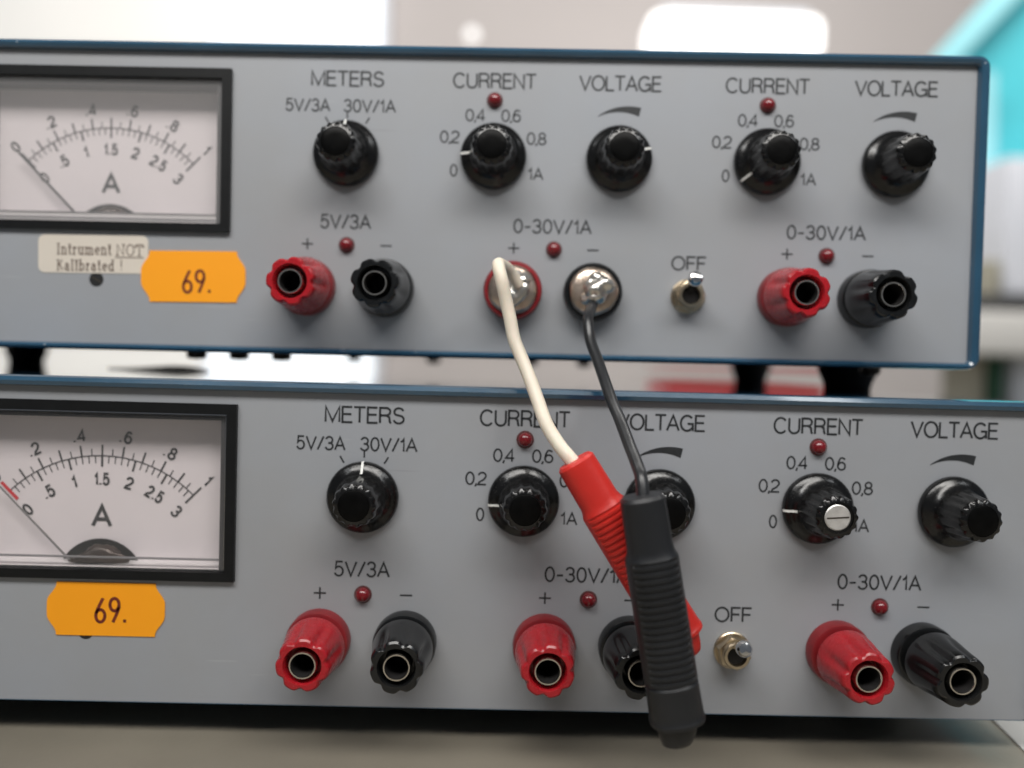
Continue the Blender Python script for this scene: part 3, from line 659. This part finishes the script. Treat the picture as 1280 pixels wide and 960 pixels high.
def jaw_mesh(name, mt):
    V = []; F = []; n = 24; prof = [(40.4, 3.6, 3.2), (41.5, 3.7, 3.2), (43.4, 3.2, 2.9), (44.6, 2.7, 2.3), (45.0, 1.6, 1.4)]
    for (s, rz, ry) in prof:
        for k in range(n):
            a = 2 * PI * k / n; V.append((s, ry * math.sin(a), rz * math.cos(a) - (s - 40) * 0.12))
    for i in range(len(prof) - 1):
        for k in range(n): F.append((i * n + k, i * n + (k + 1) % n, (i + 1) * n + (k + 1) % n, (i + 1) * n + k))
    F.append(tuple(range(n))); F.append(tuple((len(prof) - 1) * n + k for k in range(n)))
    return mesh_from(name, V, F, mt, None, True, 40)
def lead(p0, p1, mt, wire_pts, wr, wmt, label, jl):
    root = empty('clip_lead', p0)
    thing(root, label, 'test lead', 'clip leads hanging from the upper supply')
    d = (p1 - p0); q = d.to_track_quat('X', 'Y')
    # keep the clip's broad side towards the viewer
    X = d.normalized(); Yv = Vector((0, 1, 0)); Yv = (Yv - X * Yv.dot(X)).normalized(); Z = X.cross(Yv)
    Rm = Matrix((X, Yv, Z)).transposed()
    sc = d.length / 44.6
    b = obj('clip_boot', boot_mesh('clip_boot', mt), root); b.rotation_euler = Rm.to_euler(); b.scale = (sc, sc, sc)
    j = obj('jaw_tip', jaw_mesh('jaw_tip', mt), root, label=jl); j.rotation_euler = Rm.to_euler(); j.scale = (sc, sc, sc)
    w = tube('lead_wire', [p - p0 for p in wire_pts], wr, wmt)
    obj('lead_wire', w, root)
    return root
r0, r1 = at(718, 575, -20.5), at(864, 816, -21.5)
wp = [at(648, 356, 8), at(636, 338, 5.5), at(626, 331, 1.0), at(623, 332, -2.5), at(627, 350, -4.2), at(633, 378, -4.0), at(638, 400, -4.2), at(643, 425, -5.0), at(653, 450, -6.5),
      at(663, 475, -8.5), at(672, 500, -11), at(683, 530, -14.5), at(698, 555, -17.5), at(710, 570, -19.5), r0 + (r1 - r0) * 0.06]
lead(r0, r1, 'bootr', wp, 1.42, 'wirew', 'white lead ending in a red ribbed clip, passing behind the black one', None)
k0, k1 = at(802, 619, -30.0), at(851, 927, -29.0)
kp = [at(742, 378, 9.5), at(738, 388, 6.5), at(735, 400, 3.5), at(738, 425, 1.0), at(747, 450, -2.5), at(756, 476, -6.5), at(765, 502, -11), at(775, 525, -15.5), at(787, 557, -21),
      at(796, 580, -25), at(802, 600, -28), k0 + (k1 - k0) * 0.05]
lead(k0, k1, 'bootb', kp, 1.22, 'wireb', 'dark grey lead ending in a black ribbed clip, in front of the red one', None)

# ------------------------------------------------------------------ the blurred room behind
def bgbox(name, px0, px1, py0, py1, Y, depth, mt, label, cat, bev=4, parent=None, off=0):
    a = at(px0, py1, Y); b = at(px1, py0, Y)
    me = box(name, 0, b.x - a.x, 0, depth, 0, b.z - a.z, mt, bev)
    o = obj(name, me, parent, a)
    if label: thing(o, label, cat)
    return o
def bgframe(name, px0, px1, py0, py1, Y, depth, label, cat, panes, frame_mt, pane_mt, t=50):
    a = at(px0, py1, Y); b = at(px1, py0, Y); w = b.x - a.x; h = b.z - a.z
    root = empty(name, a); thing(root, label, cat)
    for x0, x1, z0, z1 in ((0, w, 0, t), (0, w, h - t, h), (0, t, t, h - t), (w - t, w, t, h - t)):
        obj('frame', box('frame', x0, x1, 0, depth, z0, z1, frame_mt), root)
    obj('pane', box('pane', t, w - t, depth * 0.4, depth * 0.6, t, h - t, pane_mt), root)
    return root
bgframe('window', 245, 492, -260, 640, 2840, 50, 'bright daylit window in the far wall behind the supplies', 'window', 1, 'whitebox', 'window', 28)
bgbox('roller_blind', -420, 262, -260, 640, 2820, 30, 'blind', 'off white roller blind left of the bright window', 'blind')
# hanging luminaire
a = at(814, 62, 2300); b = at(1032, 18, 2300)
lum = empty('ceiling_light', a); thing(lum, 'glowing white box luminaire above the right half of the supplies', 'lamp')
obj('diffuser', box('diffuser', 0, b.x - a.x, 0, 160, 0, b.z - a.z, 'tube', 30), lum)
obj('housing', box('housing', 40, b.x - a.x - 40, 20, 140, b.z - a.z - 2, b.z - a.z + 18, 'whitebox', 4), lum)
a = at(590, 44, 2500)
thing(obj('spot_lamp', lathe('spot_lamp', [(20, 0), (20, 8), (12, 14), (1, 16)], 'dimbulb', 32), None, a), 'small round glowing lamp right of the window', 'lamp')
# teal rack with a pale sloping brace
Y = 1500
rack = empty('steel_rack', at(1178, 360, Y)); thing(rack, 'teal painted steel rack with a pale sloping brace at the right edge', 'rack')
def prism(name, poly, Y, depth, mt, parent):
    base = Vector(parent.location) / S
    P = [at(x, y, Y) - base for x, y in poly]; n = len(P)
    V = P + [p + Vector((0, depth, 0)) for p in P]
    F = [tuple(range(n)), tuple(range(2 * n - 1, n - 1, -1))] + [(i, n + i, n + (i + 1) % n, (i + 1) % n) for i in range(n)]
    return obj(name, mesh_from(name, V, F, mt), parent)
prism('side_panel', [(1196, 360), (1196, 80), (1330, -60), (1420, -60), (1420, 360)], 1510, 40, 'teal', rack)
prism('brace', [(1160, 82), (1192, 82), (1330, -62), (1290, -62)], 1470, 36, 'paleteal', rack)
prism('post', [(1222, 362), (1222, 90), (1246, 90), (1246, 362)], 1470, 36, 'paleteal', rack)
bgbox('white_cabinet', 1253, 1400, 200, 368, 1300, 200, 'whitebox', 'white upright cabinet at the right edge before the teal rack', 'cabinet')
bgbox('beige_box', 1228, 1252, 325, 372, 1290, 80, 'beigebox', 'small beige box left of the white cabinet', 'box')
bgbox('dark_box', 1222, 1300, 370, 392, 1280, 80, 'dark', 'low dark box on the far bench at the right', 'box')
o = bgbox('far_bench', 1190, 1420, 394, 442, 1200, 260, 'curtain', 'pale far bench right of the supplies', 'bench')
bgbox('waste_bin', 1236, 1256, 446, 560, 1260, 150, 'green', 'dark green bin under the far bench', 'bin')
bgbox('white_cupboard', 1259, 1420, 446, 700, 1262, 200, 'whitebox', 'white cupboard under the far bench at the right edge', 'cupboard')
bgbox('grey_stool', 1212, 1234, 446, 700, 1264, 120, 'beigebox', 'beige grey support under the far bench, left of the bin', 'support')
bgbox('red_tray', 834, 1034, 436, 459, 760, 120, 'redbox', 'red plastic tray seen through the gap between the supplies', 'tray')

def on_bench(x, y, z=BZ):
    c = RM.transposed() @ Vector(((x - 640) / FPX, (y - 480) / FPX, 1)); v = to_world(c)
    return CAM + v * ((z - CAM.z) / v.z)
P = [on_bench(x, y, BZ + 0.4) for x, y in ((1228, 886), (1290, 948), (1460, 948), (1460, 880))]  # pale sheet added in the shape of a bright wedge on the bench
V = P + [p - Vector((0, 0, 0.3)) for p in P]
thing(obj('pale_wedge', mesh_from('pale_wedge', V, [(0, 1, 2, 3), (7, 6, 5, 4)] + [(i, i + 4, (i + 1) % 4 + 4, (i + 1) % 4) for i in range(4)], 'sheet')), 'pale sheet added for a bright wedge on the bench at the lower right corner', 'added_sheet')
